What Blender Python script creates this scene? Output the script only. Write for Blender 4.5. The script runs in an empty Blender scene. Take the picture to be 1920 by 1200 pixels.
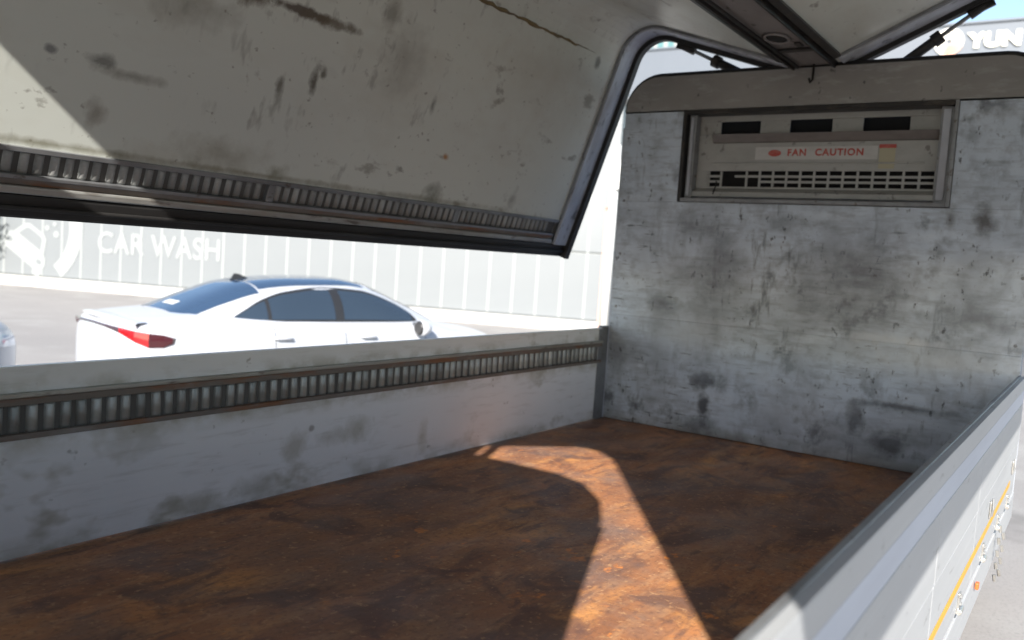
import bpy, math, random
from mathutils import Vector, Matrix
random.seed(7)
sc = bpy.context.scene
COL = sc.collection
sin, cos, PI = math.sin, math.cos, math.pi

F = 0.974            # cargo floor above the ground
W = 2.05             # inside width of the cargo box
CX = W / 2
HG = 0.524           # gate height above the floor
HB = 1.930           # front wall height above the floor
YR = -4.41           # inner face of the rear wall

# ------------------------------------------------------------------ camera
cam_d = bpy.data.cameras.new('camera')
cam = bpy.data.objects.new('camera', cam_d)
COL.objects.link(cam)
yaw, pitch, roll = 0.59546, -0.07488, 0.06782
fw = Vector((-sin(yaw) * cos(pitch), cos(yaw) * cos(pitch), sin(pitch)))
rt = fw.cross(Vector((0, 0, 1))).normalized()
up = rt.cross(fw)
rt2 = cos(roll) * rt + sin(roll) * up
up2 = -sin(roll) * rt + cos(roll) * up
m = Matrix((rt2, up2, -fw)).transposed().to_4x4()
m.translation = Vector((2.32396, -4.43285, 0.90194 + F))
cam.matrix_world = m
cam_d.sensor_width = 36
cam_d.lens = 36 * 1627.4 / 1920
cam_d.clip_start = 0.02
cam_d.clip_end = 3000
cam_d.dof.use_dof = True
cam_d.dof.focus_distance = 2.6
cam_d.dof.aperture_fstop = 2.8
sc.camera = cam

# ------------------------------------------------------------------ sky, sun, exposure
LIGHT = Vector((-0.6725, 1.63, -1.0)).normalized()
wd = bpy.data.worlds.new('World')
sc.world = wd
wd.use_nodes = True
wn = wd.node_tree
sky = wn.nodes.new('ShaderNodeTexSky')
sky.sky_type = 'NISHITA'
sky.sun_disc = False
sky.sun_elevation = math.asin(-LIGHT.z)
sky.sun_rotation = math.atan2(-LIGHT.x, -LIGHT.y)
sky.dust_density = 1.0
sky.air_density = 1.0
bg = wn.nodes['Background']
bg.inputs['Strength'].default_value = 0.110
wn.links.new(sky.outputs[0], bg.inputs['Color'])
sun_d = bpy.data.lights.new('sun', 'SUN')
sun_d.energy = 5.0
sun_d.angle = math.radians(0.55)
sun_d.color = (1.0, 0.955, 0.885)
sun = bpy.data.objects.new('sun', sun_d)
COL.objects.link(sun)
sun.location = (10, -20, 15)
sun.rotation_euler = LIGHT.to_track_quat('-Z', 'Y').to_euler()
vs = sc.view_settings
vs.view_transform = 'Standard'
vs.look = 'None'
vs.gamma = 1
vs.exposure = 1.25
vs.use_curve_mapping = False
sc.cycles.max_bounces = 8
sc.cycles.diffuse_bounces = 5
sc.cycles.sample_clamp_indirect = 6

# ------------------------------------------------------------------ materials
def lin(c):
    return tuple(((v / 255 + .055) / 1.055) ** 2.4 if v > 10 else v / 255 / 12.92 for v in c)

def mat(name, base, rough=.5, metal=0.0, layers=(), bump=None, coat=0.0, rough_layer=None, spec=.5, trans=0.0, spots=(), objrand=0.0):
    """base colour plus layers of noise: (scale xyz, detail, lo, hi, colour, strength)"""
    mt = bpy.data.materials.new(name)
    mt.use_nodes = True
    nt = mt.node_tree
    b = nt.nodes['Principled BSDF']
    b.inputs['Base Color'].default_value = (*base, 1)
    b.inputs['Roughness'].default_value = rough
    b.inputs['Metallic'].default_value = metal
    b.inputs['Coat Weight'].default_value = coat
    b.inputs['Specular IOR Level'].default_value = spec
    b.inputs['Transmission Weight'].default_value = trans
    if not layers and not bump and not rough_layer and not spots:
        return mt
    tc = nt.nodes.new('ShaderNodeTexCoord')
    def noise(scale, detail, rot=(0, 0, 0), dist=0.0, off=0.0):
        mp = nt.nodes.new('ShaderNodeMapping')
        mp.inputs['Scale'].default_value = scale
        mp.inputs['Rotation'].default_value = rot
        mp.inputs['Location'].default_value = (off, off * 1.7, off * .6)
        nt.links.new(tc.outputs['Object'], mp.inputs['Vector'])
        n = nt.nodes.new('ShaderNodeTexNoise')
        n.inputs['Scale'].default_value = 1.0
        n.inputs['Detail'].default_value = detail
        n.inputs['Roughness'].default_value = .6
        n.inputs['Distortion'].default_value = dist
        nt.links.new(mp.outputs[0], n.inputs['Vector'])
        return n.outputs['Fac']
    def rng(src, lo, hi, a=0.0, c=1.0):
        r = nt.nodes.new('ShaderNodeMapRange')
        r.inputs['From Min'].default_value = lo
        r.inputs['From Max'].default_value = hi
        r.inputs['To Min'].default_value = a
        r.inputs['To Max'].default_value = c
        nt.links.new(src, r.inputs['Value'])
        return r.outputs[0]
    cur = None
    for i, L in enumerate(layers):
        scale, detail, lo, hi, colr, s = L[:6]
        opt = L[6] if len(L) > 6 else {}
        fac = rng(noise(scale, detail, opt.get('rot', (0, 0, 0)), opt.get('dist', 0.0), opt.get('off', i * 3.7)), lo, hi, 0, s)
        if 'mask' in opt:                      # second noise that breaks the first one up
            ms, mlo, mhi = opt['mask']
            mul = nt.nodes.new('ShaderNodeMath'); mul.operation = 'MULTIPLY'
            nt.links.new(fac, mul.inputs[0])
            nt.links.new(rng(noise(ms, 3, off=i * 5.1 + 2), mlo, mhi), mul.inputs[1])
            fac = mul.outputs[0]
        if 'band' in opt:                      # keep the wear near a height or an edge: (axis, at, width)
            ax, at, wdt = opt['band']
            sp = nt.nodes.new('ShaderNodeSeparateXYZ')
            nt.links.new(tc.outputs['Object'], sp.inputs[0])
            sb = nt.nodes.new('ShaderNodeMath'); sb.operation = 'SUBTRACT'
            nt.links.new(sp.outputs[ax], sb.inputs[0]); sb.inputs[1].default_value = at
            ab = nt.nodes.new('ShaderNodeMath'); ab.operation = 'ABSOLUTE'
            nt.links.new(sb.outputs[0], ab.inputs[0])
            mul = nt.nodes.new('ShaderNodeMath'); mul.operation = 'MULTIPLY'
            nt.links.new(fac, mul.inputs[0])
            nt.links.new(rng(ab.outputs[0], 0, wdt, 1, 0), mul.inputs[1])
            fac = mul.outputs[0]
        mx = nt.nodes.new('ShaderNodeMix'); mx.data_type = 'RGBA'
        nt.links.new(fac, mx.inputs['Factor'])
        if cur is None:
            mx.inputs['A'].default_value = (*base, 1)
        else:
            nt.links.new(cur, mx.inputs['A'])
        mx.inputs['B'].default_value = (*colr, 1)
        cur = mx.outputs['Result']
    if spots:                                  # single stains at known places: (centre, radii, colour, strength, soft)
        ragged = noise((11, 11, 11), 5, off=6.1)
        for cen, rad, colr, s, soft in spots:
            mp = nt.nodes.new('ShaderNodeMapping'); mp.vector_type = 'TEXTURE'
            mp.inputs['Location'].default_value = cen
            mp.inputs['Scale'].default_value = rad
            nt.links.new(tc.outputs['Object'], mp.inputs['Vector'])
            ln = nt.nodes.new('ShaderNodeVectorMath'); ln.operation = 'LENGTH'
            nt.links.new(mp.outputs[0], ln.inputs[0])
            ad = nt.nodes.new('ShaderNodeMath'); ad.operation = 'MULTIPLY_ADD'
            nt.links.new(ragged, ad.inputs[0]); ad.inputs[1].default_value = 3.0
            nt.links.new(ln.outputs['Value'], ad.inputs[2])
            fac = rng(ad.outputs[0], 2.25 - soft, 2.25 + soft, s, 0)
            mx = nt.nodes.new('ShaderNodeMix'); mx.data_type = 'RGBA'
            nt.links.new(fac, mx.inputs['Factor'])
            if cur is None: mx.inputs['A'].default_value = (*base, 1)
            else: nt.links.new(cur, mx.inputs['A'])
            mx.inputs['B'].default_value = (*colr, 1)
            cur = mx.outputs['Result']
    if cur is not None and objrand:            # every copy a little darker or lighter than the next
        oi = nt.nodes.new('ShaderNodeObjectInfo')
        hs = nt.nodes.new('ShaderNodeHueSaturation')
        nt.links.new(rng(oi.outputs['Random'], 0, 1, 1 - objrand, 1 + objrand), hs.inputs['Value'])
        nt.links.new(cur, hs.inputs['Color'])
        cur = hs.outputs['Color']
    if cur is not None:
        nt.links.new(cur, b.inputs['Base Color'])
    if rough_layer:
        scale, lo, hi, a, c = rough_layer
        nt.links.new(rng(noise(scale, 4, off=9.3), lo, hi, a, c), b.inputs['Roughness'])
    if bump:
        scale, strength, dist = bump
        bp = nt.nodes.new('ShaderNodeBump')
        bp.inputs['Strength'].default_value = strength
        bp.inputs['Distance'].default_value = dist
        nt.links.new(noise(scale, 5, off=1.9), bp.inputs['Height'])
        nt.links.new(bp.outputs[0], b.inputs['Normal'])
    return mt

HU, HZ = .10, 1.95
def wing_map(side, deg):
    c, s = cos(math.radians(deg)), sin(math.radians(deg))
    def mp(u, y, z):
        du, dz = u - HU, z - HZ
        return (CX + side * (HU + du * c - dz * s), y, F + HZ + dz * c + du * s)
    return mp
UI, ZI, RC = 1.03, 1.945, .20
LEFT_DEG, RIGHT_DEG = 18.5, 25.0
D_ = (.045, .045, .05)
MT = {}
DK = (.05, .052, .058)
WS = [((.605, 0, .17), (.035, 1, .10), DK, .85, .35), ((.60, 0, .29), (.07, 1, .05), DK, .7, .4), ((.58, 0, .06), (.12, 1, .05), DK, .55, .5),
      ((1.31, 0, .90), (.20, 1, .18), (.11, .115, .13), .65, .9), ((.63, 0, .89), (.11, 1, .20), (.13, .14, .155), .6, .9),
      ((1.37, 0, .20), (.05, 1, .10), DK, .75, .4), ((1.55, 0, .12), (.09, 1, .06), DK, .7, .5), ((1.60, 0, .305), (.20, 1, .016), DK, .7, .5),
      ((1.85, 0, 1.21), (.045, 1, .08), (.07, .06, .05), .8, .5), ((1.705, 0, 1.20), (.03, 1, .06), (.09, .075, .06), .75, .5), ((.34, 0, .69), (.10, 1, .05), DK, .6, .6),
      ((.10, 0, .42), (.20, 1, .10), (.12, .125, .14), .7, .9), ((.95, 0, 1.16), (.12, 1, .05), DK, .45, .6), ((.45, 0, 1.12), (.09, 1, .09), (.12, .12, .13), .6, .7),
      ((1.85, 0, .75), (.16, 1, .05), (.12, .125, .13), .6, .7), ((1.1, 0, .22), (.2, 1, .12), (.56, .60, .64), .5, .9), ((1.75, 0, .52), (.28, 1, .10), (.60, .64, .68), .6, .9),
      ((.42, 0, .52), (.26, 1, .12), (.58, .62, .67), .55, .9), ((1.55, 0, .62), (.2, 1, .025), (.66, .69, .72), .6, .5)]
WS = [((c[0], c[1], c[2] + F), r, k, q, w_) for c, r, k, q, w_ in WS]
MT['wall'] = mat('dirty_aluminium_sheet', (.60, .68, .765), .46, .05, [
    ((2.0, 2, 1.6), 4, .42, .68, (.36, .40, .445), .75),
    ((3.2, 3, 16), 3, .48, .75, (.73, .80, .87), .5),
    ((7, 7, 34), 4, .50, .72, (.27, .295, .325), .55),
    ((15, 15, 17), 4, .50, .72, (.27, .295, .32), .5, {'off': 61.0}),
    ((24, 24, 5), 4, .60, .70, (.13, .14, .155), .65, {'off': 71.0, 'mask': ((1.4, 1, 1.4), .42, .58)}),
    ((2.6, 2, 2.2), 5, .52, .70, (.20, .215, .24), .65, {'off': 51.0, 'dist': .7}),
    ((8, 8, 6), 5, .55, .66, DK, .7, {'mask': ((1.3, 1, 1.1), .45, .60)}),
    ((30, 30, 18), 3, .61, .67, DK, .8, {'mask': ((2.2, 2, 2.0), .42, .56)}),
    ((9, 9, 60), 3, .62, .68, DK, .7, {'mask': ((1.6, 1, 1.4), .47, .6), 'off': 27.0}),
    ((4, 4, 4), 3, .3, .6, (.13, .10, .06), .7, {'band': (2, F, .07)}),
], bump=((10, 10, 26), .25, .005), rough_layer=((3, 3, 9), .3, .7, .36, .62), spots=WS)
MT['header'] = mat('brownish_header_sheet', (0.345, 0.333, 0.316), .5, .2, [
    ((2, 2, 3), 4, .4, .7, (0.230, 0.222, 0.216), .7),
    ((8, 8, 30), 4, .55, .75, (0.483, 0.491, 0.491), .5),
    ((20, 20, 14), 3, .66, .72, D_, .7),
], bump=((8, 8, 30), .1, .004))
LS = [((-3.0, .782), (.55, .012), (.22, .21, .14), .75, .7), ((-2.3, .780), (.40, .010), (.24, .23, .16), .7, .7), ((-1.3, .780), (.5, .010), (.26, .25, .19), .6, .8), ((-2.2, .80), (.05, .03), (.20, .20, .14), .7, .6),
      ((-2.13, 1.165), (.022, .055), (.07, .055, .035), .85, .4), ((-2.10, 1.20), (.02, .03), (.08, .065, .04), .8, .4), ((-2.28, 1.11), (.018, .045), (.10, .085, .06), .75, .5), ((-2.84, 1.035), (.12, .015), (.18, .165, .13), .6, .6),
      ((-2.95, 1.06), (.05, .02), (.09, .085, .075), .7, .5), ((-2.935, .90), (.035, .04), (.22, .19, .15), .65, .6), ((-3.10, 1.06), (.018, .012), (.10, .10, .11), .7, .4),
      ((-2.30, 1.395), (.20, .018), (.08, .05, .03), .9, .35), ((-2.10, 1.39), (.14, .02), (.13, .10, .06), .8, .4), ((-2.50, 1.385), (.12, .03), (.10, .05, .02), .85, .4), ((-.27, 1.65), (.03, .028), (.09, .085, .075), .8, .4),
      ((-1.26, .99), (.02, .013), (.40, .17, .03), .9, .5), ((-2.45, .83), (.20, .05), (.30, .28, .22), .6, .8), ((-1.7, 1.35), (.10, .10), (.33, .32, .28), .6, .9), ((-1.45, 1.2), (.02, .03), (.12, .12, .10), .7, .5),
      ((-1.85, 1.5), (.05, .06), (.16, .14, .10), .6, .7), ((-2.7, 1.3), (.12, .06), (.24, .22, .17), .6, .8), ((-.62, .84), (.03, .05), (.14, .14, .11), .6, .6), ((-1.25, .80), (.06, .05), (.12, .12, .08), .7, .5), ((-.75, 1.5), (.35, .22), (.56, .54, .47), .5, .9)]
_m = wing_map(-1, LEFT_DEG)
LS = [(_m(UI, y_, z_), (.30, ry_, rz_), k, q, w_) for (y_, z_), (ry_, rz_), k, q, w_ in LS]
MT['liner'] = mat('stained_white_liner', (.70, .725, .665), .42, .0, [
    ((.8, .55, .9), 3, .4, .7, (.62, .64, .60), .8),
    ((4, 1.6, 4), 4, .50, .72, (.56, .55, .48), .6),
    ((14, 9, 14), 4, .64, .72, (.24, .23, .20), .75, {'mask': ((1.1, .9, 1.1), .40, .56)}),
    ((11, 4.6, 9), 5, .62, .69, (.20, .18, .14), .7, {'mask': ((.9, .7, .9), .42, .58), 'off': 23.1}),
    ((34, 26, 34), 2, .68, .76, (.26, .25, .21), .7, {'off': 7.7}),
    ((6, 14, 6), 3, .60, .70, (.30, .30, .27), .6, {'off': 17.7, 'mask': ((1.3, 1, 1.3), .48, .6)}),
    ((7, 5, 7), 4, .70, .73, (.30, .16, .05), .7, {'off': 41.0}),
], bump=((3, 1.5, 3), .10, .01), rough_layer=((3, 2, 3), .35, .65, .34, .50), spots=LS)
GS = [((0, -2.32, .165), (1, .06, .05), (.30, .28, .19), .7, .6), ((0, -2.15, .18), (1, .07, .03), (.30, .28, .20), .6, .7), ((0, -2.02, .19), (1, .07, .05), (.29, .28, .18), .7, .6), ((0, -1.62, .11), (1, .03, .06), (.36, .33, .22), .6, .7), ((0, -2.25, .225), (1, .012, .012), (.12, .09, .07), .8, .4),
      ((0, -2.82, .02), (1, .05, .012), (.85, .85, .85), .9, .4), ((0, -2.72, .05), (1, .14, .03), (.30, .29, .22), .7, .6), ((0, -2.5, .06), (1, .12, .035), (.28, .27, .21), .6, .7), ((0, -2.42, .33), (1, .3, .03), (.40, .37, .26), .5, .8)]
GS = [((c[0], c[1], c[2] + F), r, k, q * .7, w_) for c, r, k, q, w_ in GS]
MT['gate'] = mat('worn_gate_sheet', (.86, .875, .90), .45, .0, [
    ((1, 1.1, 2), 3, .42, .68, (.78, .79, .815), .8),
    ((3, 1.6, 70), 4, .5, .75, (.86, .86, .88), .5),
    ((6, 5, 40), 4, .55, .75, (.56, .56, .55), .5),
    ((5, 3.2, 5), 4, .56, .66, (.27, .25, .16), .6, {'mask': ((1, .9, 1.4), .48, .6)}),
    ((16, 12, 16), 3, .68, .74, (.26, .25, .23), .6),
    ((7, 6, 9), 4, .40, .62, (.36, .33, .22), .7, {'band': (2, F + .33, .06)}),
    ((4, 5, 9), 4, .42, .62, (.28, .27, .20), .6, {'band': (2, F, .07)}),
    ((7, 6, 9), 4, .45, .62, (.30, .27, .17), .6, {'band': (2, F + .45, .05)}),
], bump=((4, 3, 60), .12, .004), rough_layer=((3, 2, 8), .35, .65, .34, .52), spots=GS)
MT['gate_out'] = mat('grey_anodised_gate', (.38, .39, .40), .45, .08, [
    ((2, 1.0, 3), 3, .4, .7, (.33, .34, .35), .7),
    ((5, 1.2, 60), 4, .52, .75, (.45, .46, .47), .5),
    ((18, 10, 30), 3, .66, .72, (.2, .2, .2), .6),
], bump=((4, 2, 40), .06, .003))
MT['groove'] = mat('polished_blueish_groove', (.42, .47, .56), .35, .15, [
    ((6, 1.5, 20), 3, .4, .7, (.34, .38, .46), .6)])
MT['galv'] = mat('dull_galvanised_steel', (.30, .31, .32), .45, .55, [
    ((6, 4, 6), 4, .45, .7, (.16, .16, .165), .8),
    ((20, 14, 20), 3, .62, .7, (.10, .07, .045), .7)], bump=((15, 15, 15), .1, .003))
MT['frame'] = mat('smeared_frame_aluminium', (.52, .55, .60), .55, .1, [
    ((7, 9, 3), 4, .45, .65, (.34, .34, .37), .7),
    ((14, 14, 8), 3, .60, .70, (.08, .08, .085), .7)])
MT['rib'] = mat('grey_rib_steel', (.37, .38, .375), .42, .4, [
    ((20, 11, 20), 3, .45, .65, (.26, .255, .23), .8)], objrand=.28)
MT['slot'] = mat('dark_slot_backing', (.11, .106, .10), .8)
MT['rustline'] = mat('rust_stained_strip', (.20, .17, .15), .7, .1, [
    ((20, 3, 20), 4, .5, .65, (.26, .11, .045), .85), ((9, 5, 9), 3, .55, .7, (.30, .29, .28), .7)])
MT['lip'] = mat('aluminium_lip', (.42, .42, .40), .4, .5, [
    ((9, 2.5, 9), 4, .5, .7, (.25, .20, .14), .7), ((30, 8, 30), 3, .6, .7, (.1, .07, .05), .7)])
MT['rubber'] = mat('black_rubber', (.018, .017, .017), .55, 0, [((6, 3, 6), 3, .5, .7, (.04, .038, .035), .6)])
MT['steel_dark'] = mat('dark_greasy_steel', (.035, .033, .032), .45, .3, [((12, 12, 12), 3, .5, .7, (.09, .075, .06), .6)])
MT['beam'] = mat('dusty_beam_steel', (.27, .25, .24), .5, .25, [
    ((4, 1.5, 4), 4, .42, .68, (.17, .155, .15), .8), ((18, 9, 18), 3, .62, .7, (.06, .05, .045), .8)])
MT['rust'] = mat('rusted_steel_plate', (0.479, 0.202, 0.079), .60, .0, [
    ((2.6, 1.5, 1), 5, .40, .60, (0.245, 0.108, 0.057), .85, {'rot': (0, 0, .5), 'dist': .6}),
    ((5, 2.2, 1), 6, .52, .66, (0.687, 0.314, 0.097), .75, {'rot': (0, 0, .6), 'dist': .4}),
    ((16, 4.5, 1), 5, .48, .68, (0.521, 0.295, 0.152), .6, {'rot': (0, 0, .9), 'dist': .5}),
    ((20, 4, 1), 4, .56, .66, (0.161, 0.080, 0.057), .75, {'rot': (0, 0, .75)}),
    ((1.6, 1.1, 1), 4, .48, .66, (0.218, 0.117, 0.081), .75, {'off': 19.0}),
    ((5, 3.4, 1), 5, .52, .62, (0.141, 0.071, 0.054), .8, {'off': 33.0, 'dist': .8}),
    ((15, 10, 1), 3, .64, .70, (0.728, 0.244, 0.046), .85, {'mask': ((1.6, 1.3, 1), .43, .58)}),
    ((4, 4, 1), 4, .50, .66, (0.171, 0.127, 0.115), .55, {'off': 11.0}),
    ((70, 50, 1), 4, .50, .70, (0.125, 0.065, 0.046), .55, {'off': 3.3}),
    ((45, 38, 1), 4, .58, .70, (0.646, 0.374, 0.185), .5, {'off': 8.3}),
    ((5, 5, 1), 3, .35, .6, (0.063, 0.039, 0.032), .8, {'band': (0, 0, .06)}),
], bump=((42, 30, 30), .45, .004), rough_layer=((4, 2, 1), .35, .65, .45, .75))
MT['sealant'] = mat('brown_sealant', (.22, .16, .07), .6, 0, [((9, 6, 9), 4, .45, .65, (.12, .09, .05), .8)])
MT['tape'] = mat('yellow_tape', (.62, .33, .03), .5, 0, [((9, 5, 9), 3, .5, .7, (.45, .26, .06), .6)])
MT['chrome'] = mat('bright_zinc_hardware', (.62, .60, .56), .28, .9, [((30, 30, 30), 2, .5, .7, (.35, .3, .25), .6)])
MT['orange'] = mat('orange_plastic', (.65, .12, .03), .4)
MT['cover'] = mat('cooler_cover_sheet', (.42, .42, .40), .4, .2, [
    ((6, 6, 12), 4, .45, .7, (.33, .33, .31), .7), ((22, 22, 22), 3, .62, .7, (.14, .13, .12), .7)])
MT['ledge'] = mat('brown_grey_ledge', (.21, .195, .185), .5, .2, [((8, 8, 20), 3, .45, .7, (.15, .14, .135), .7)])
MT['void'] = mat('dark_void', (.012, .011, .010), .8)
MT['sticker'] = mat('white_sticker', (.55, .55, .53), .35, 0, [((9, 9, 20), 3, .5, .7, (.44, .43, .41), .6)])
MT['red'] = mat('red_print', (.50, .09, .07), .5, 0, [((40, 40, 40), 3, .5, .7, (.45, .25, .22), .7)])
MT['yellowed'] = mat('yellowed_label', (.46, .43, .30), .5)
MT['paint'] = mat('white_car_paint', (.40, .415, .445), .32, 0, coat=.5)
MT['carglass'] = mat('sky_tinted_car_glass', (.024, .036, .052), .05, 0, spec=1.0)  # bluish base carries the reflected sky
MT['roofglass'] = mat('sky_tinted_roof_glass', (.028, .052, .095), .05, 0, spec=1.0)  # blue of the reflected sky put into the base colour
MT['lamp_red'] = mat('red_lamp_plastic', (.30, .008, .011), .12, 0, coat=.6)
MT['lamp_bar'] = mat('dark_lamp_bar', (.045, .018, .022), .15, 0, coat=.6)
MT['lamp_dark'] = mat('smoked_red_lamp', (.045, .008, .011), .12, 0, coat=.6)
MT['blackplastic'] = mat('black_plastic', (.02, .02, .021), .4)
MT['tyre'] = mat('tyre_rubber', (.025, .025, .026), .8)
MT['rim'] = mat('alloy_rim', (.5, .5, .52), .3, .8)
MT['headlamp'] = mat('clear_lamp', (.55, .58, .62), .1, .2, coat=.6)
MT['ground'] = mat('worn_lot_concrete', (0.280, 0.264, 0.251), .85, 0, [
    ((0.153, 0.158, 0.186), 4, .4, .65, (0.228, 0.216, 0.209), .8),
    ((1.1, 1.1, 1), 5, .5, .7, (0.330, 0.321, 0.306), .7),
    ((0.423, 0.441, 0.464), 5, .62, .70, (0.127, 0.119, 0.112), .6),
    ((60, 60, 1), 3, .5, .75, (0.161, 0.154, 0.149), .6)], bump=((40, 40, 40), .2, .01))
MT['siding'] = mat('pale_grey_siding', (.168, .181, .190), .5, .1, [
    ((.3, .3, .5), 3, .4, .7, (.148, .161, .170), .8), ((.9, .9, .12), 4, .5, .75, (.180, .194, .203), .6)])
MT['joint'] = mat('white_joint_strip', (.25, .265, .265), .5)
MT['signwhite'] = mat('white_sign_film', (.25, .265, .268), .5)
MT['plinth'] = mat('white_painted_plinth', (.42, .415, .40), .7, 0, [((.8, .8, 2), 4, .5, .7, (.34, .33, .31), .6)])
MT['fascia'] = mat('pale_blue_grey_cladding', (.138, .154, .178), .45, .1, [((.2, .2, .2), 3, .4, .7, (.128, .144, .168), .7)])
MT['cream'] = mat('cream_sign_letter', (.80, .77, .66), .5)
MT['logo_o'] = mat('salmon_sign_ring', (.72, .42, .32), .5)
MT['teal'] = mat('teal_window_glass', (.11, .22, .225), .12, .1, spec=.7)
MT['mullion'] = mat('white_mullion', (.27, .285, .285), .5)
MT['pole'] = mat('white_painted_pole', (.62, .62, .60), .4)
MT['polered'] = mat('faded_red_pipe', (.50, .33, .28), .5)
MT['bark'] = mat('tree_bark', (.12, .09, .06), .9, 0, [((8, 8, 2), 4, .4, .7, (.06, .045, .03), .8)])
MT['leaf'] = mat('green_leaf', (.11, .20, .03), .6, 0, [((2, 2, 2), 3, .4, .6, (.05, .10, .02), .8)])
MT['cab'] = mat('blue_truck_paint', (.05, .12, .30), .35, 0, coat=.4)

# ------------------------------------------------------------------ mesh helpers
class MB:
    def __init__(s): s.v = []; s.f = []
    def add(s, vs_, fs):
        n = len(s.v); s.v += [tuple(p) for p in vs_]; s.f += [tuple(i + n for i in f) for f in fs]; return s
    def box(s, x0, x1, y0, y1, z0, z1, mp=None):
        p = [(x, y, z) for x in (x0, x1) for y in (y0, y1) for z in (z0, z1)]
        if mp: p = [mp(*q) for q in p]
        return s.add(p, [(0, 1, 3, 2), (4, 6, 7, 5), (0, 4, 5, 1), (2, 3, 7, 6), (0, 2, 6, 4), (1, 5, 7, 3)])
    def prism(s, prof, y0, y1, mp=None, n=1, axis='y'):
        """closed 2-D outline (a, b) swept along an axis"""
        k = len(prof); vs_ = []
        for j in range(n + 1):
            y = y0 + (y1 - y0) * j / n
            for a, b in prof:
                q = (a, y, b) if axis == 'y' else ((y, a, b) if axis == 'x' else (a, b, y))
                vs_.append(mp(*q) if mp else q)
        fs = [(j * k + i, j * k + (i + 1) % k, (j + 1) * k + (i + 1) % k, (j + 1) * k + i) for j in range(n) for i in range(k)]
        fs += [tuple(range(k))[::-1], tuple(n * k + i for i in range(k))]
        return s.add(vs_, fs)
    def tube(s, pts, rs, n=10, cap=True):
        if not isinstance(rs, (list, tuple)): rs = [rs] * len(pts)
        pts = [Vector(p) for p in pts]; vs_ = []; prev = None
        for i, p in enumerate(pts):
            d = (pts[min(i + 1, len(pts) - 1)] - pts[max(i - 1, 0)]).normalized()
            a = prev if prev is not None else (Vector((0, 0, 1)) if abs(d.z) < .9 else Vector((1, 0, 0)))
            a = (a - d * a.dot(d)).normalized(); b = d.cross(a); prev = a
            vs_ += [p + (a * cos(2 * PI * k / n) + b * sin(2 * PI * k / n)) * rs[i] for k in range(n)]
        fs = [(i * n + k, i * n + (k + 1) % n, (i + 1) * n + (k + 1) % n, (i + 1) * n + k) for i in range(len(pts) - 1) for k in range(n)]
        if cap: fs += [tuple(range(n))[::-1], tuple((len(pts) - 1) * n + k for k in range(n))]
        return s.add(vs_, fs)
    def grid(s, fn, us, vs2, flip=False):
        nu, nv = len(us), len(vs2)
        P = [fn(u, v) for u in us for v in vs2]
        fs = []
        for i in range(nu - 1):
            for j in range(nv - 1):
                q = (i * nv + j, (i + 1) * nv + j, (i + 1) * nv + j + 1, i * nv + j + 1)
                fs.append(q[::-1] if flip else q)
        return s.add(P, fs)
    def mesh(s, name, material, smooth=False):
        me = bpy.data.meshes.new(name)
        me.from_pydata(s.v, [], s.f)
        me.materials.append(material)
        if smooth:
            for p in me.polygons: p.use_smooth = True
        me.validate(); me.update()
        import bmesh
        bm = bmesh.new(); bm.from_mesh(me)
        bmesh.ops.recalc_face_normals(bm, faces=bm.faces)
        bm.to_mesh(me); bm.free()
        return me
    def build(s, name, material, parent=None, loc=None, smooth=False, bevel=0.0, label=None):
        o = bpy.data.objects.new(name, s.mesh(name, material, smooth))
        COL.objects.link(o)
        place(o, parent, loc)
        if bevel:
            b = o.modifiers.new('bevel', 'BEVEL'); b.width = bevel; b.segments = 2; b.limit_method = 'ANGLE'
        if label: o['label'] = label
        return o

ORIGIN = {}
def place(o, parent, loc=None):
    """parts are modelled in world coordinates; the root's own offset is taken off once"""
    o.parent = parent
    base = Vector(loc) if loc else Vector((0, 0, 0))
    if parent is not None and parent.name in ORIGIN:
        base = base - ORIGIN[parent.name]
    o.location = base

def thing(name, loc, label, cat, group=None, rz=0.0, world=True):
    o = bpy.data.objects.new(name, None)
    COL.objects.link(o)
    o.location = loc; o.rotation_euler = (0, 0, rz); o.empty_display_size = .3
    if world: ORIGIN[o.name] = Vector(loc)
    tag(o, label, cat, group)
    return o

def tag(o, label, cat=None, group=None, kind=None):
    if label: o['label'] = label
    if cat: o['category'] = cat
    if group: o['group'] = group
    if kind: o['kind'] = kind
    return o

def piece(name, me, parent, loc=(0, 0, 0)):
    o = bpy.data.objects.new(name, me)
    COL.objects.link(o); o.parent = parent; o.location = loc
    return o

def text_mesh(body, size, extrude, bold=0.0, spacing=1.0):
    cu = bpy.data.curves.new('lettering', 'FONT')
    cu.body = body; cu.size = size; cu.extrude = extrude; cu.offset = bold
    cu.space_character = spacing; cu.align_x = 'CENTER'; cu.align_y = 'CENTER'
    ob = bpy.data.objects.new('lettering', cu)
    COL.objects.link(ob)
    bpy.context.view_layer.update()
    dg = bpy.context.evaluated_depsgraph_get()
    me = bpy.data.meshes.new_from_object(ob.evaluated_get(dg))
    bpy.data.objects.remove(ob)
    return me

# ------------------------------------------------------------------ ground
gm = MB().grid(lambda a, b: (a, b, 0), [-600 + 60 * i for i in range(21)], [-600 + 60 * i for i in range(21)])
tag(gm.build('ground', MT['ground']), None, kind='structure')

# ================================================================== the truck
truck = thing('wing_truck', (CX, -2.2, 0), 'open gull wing cargo truck with rusty floor and dirty aluminium front wall', 'truck')

# ---- cargo floor
fl = MB().box(-.0245, W + .002, YR - .04, 0.04, F - .05, F)
floor = fl.build('cargo_floor', MT['rust'], truck, label='rusted brown steel floor plate')

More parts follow.
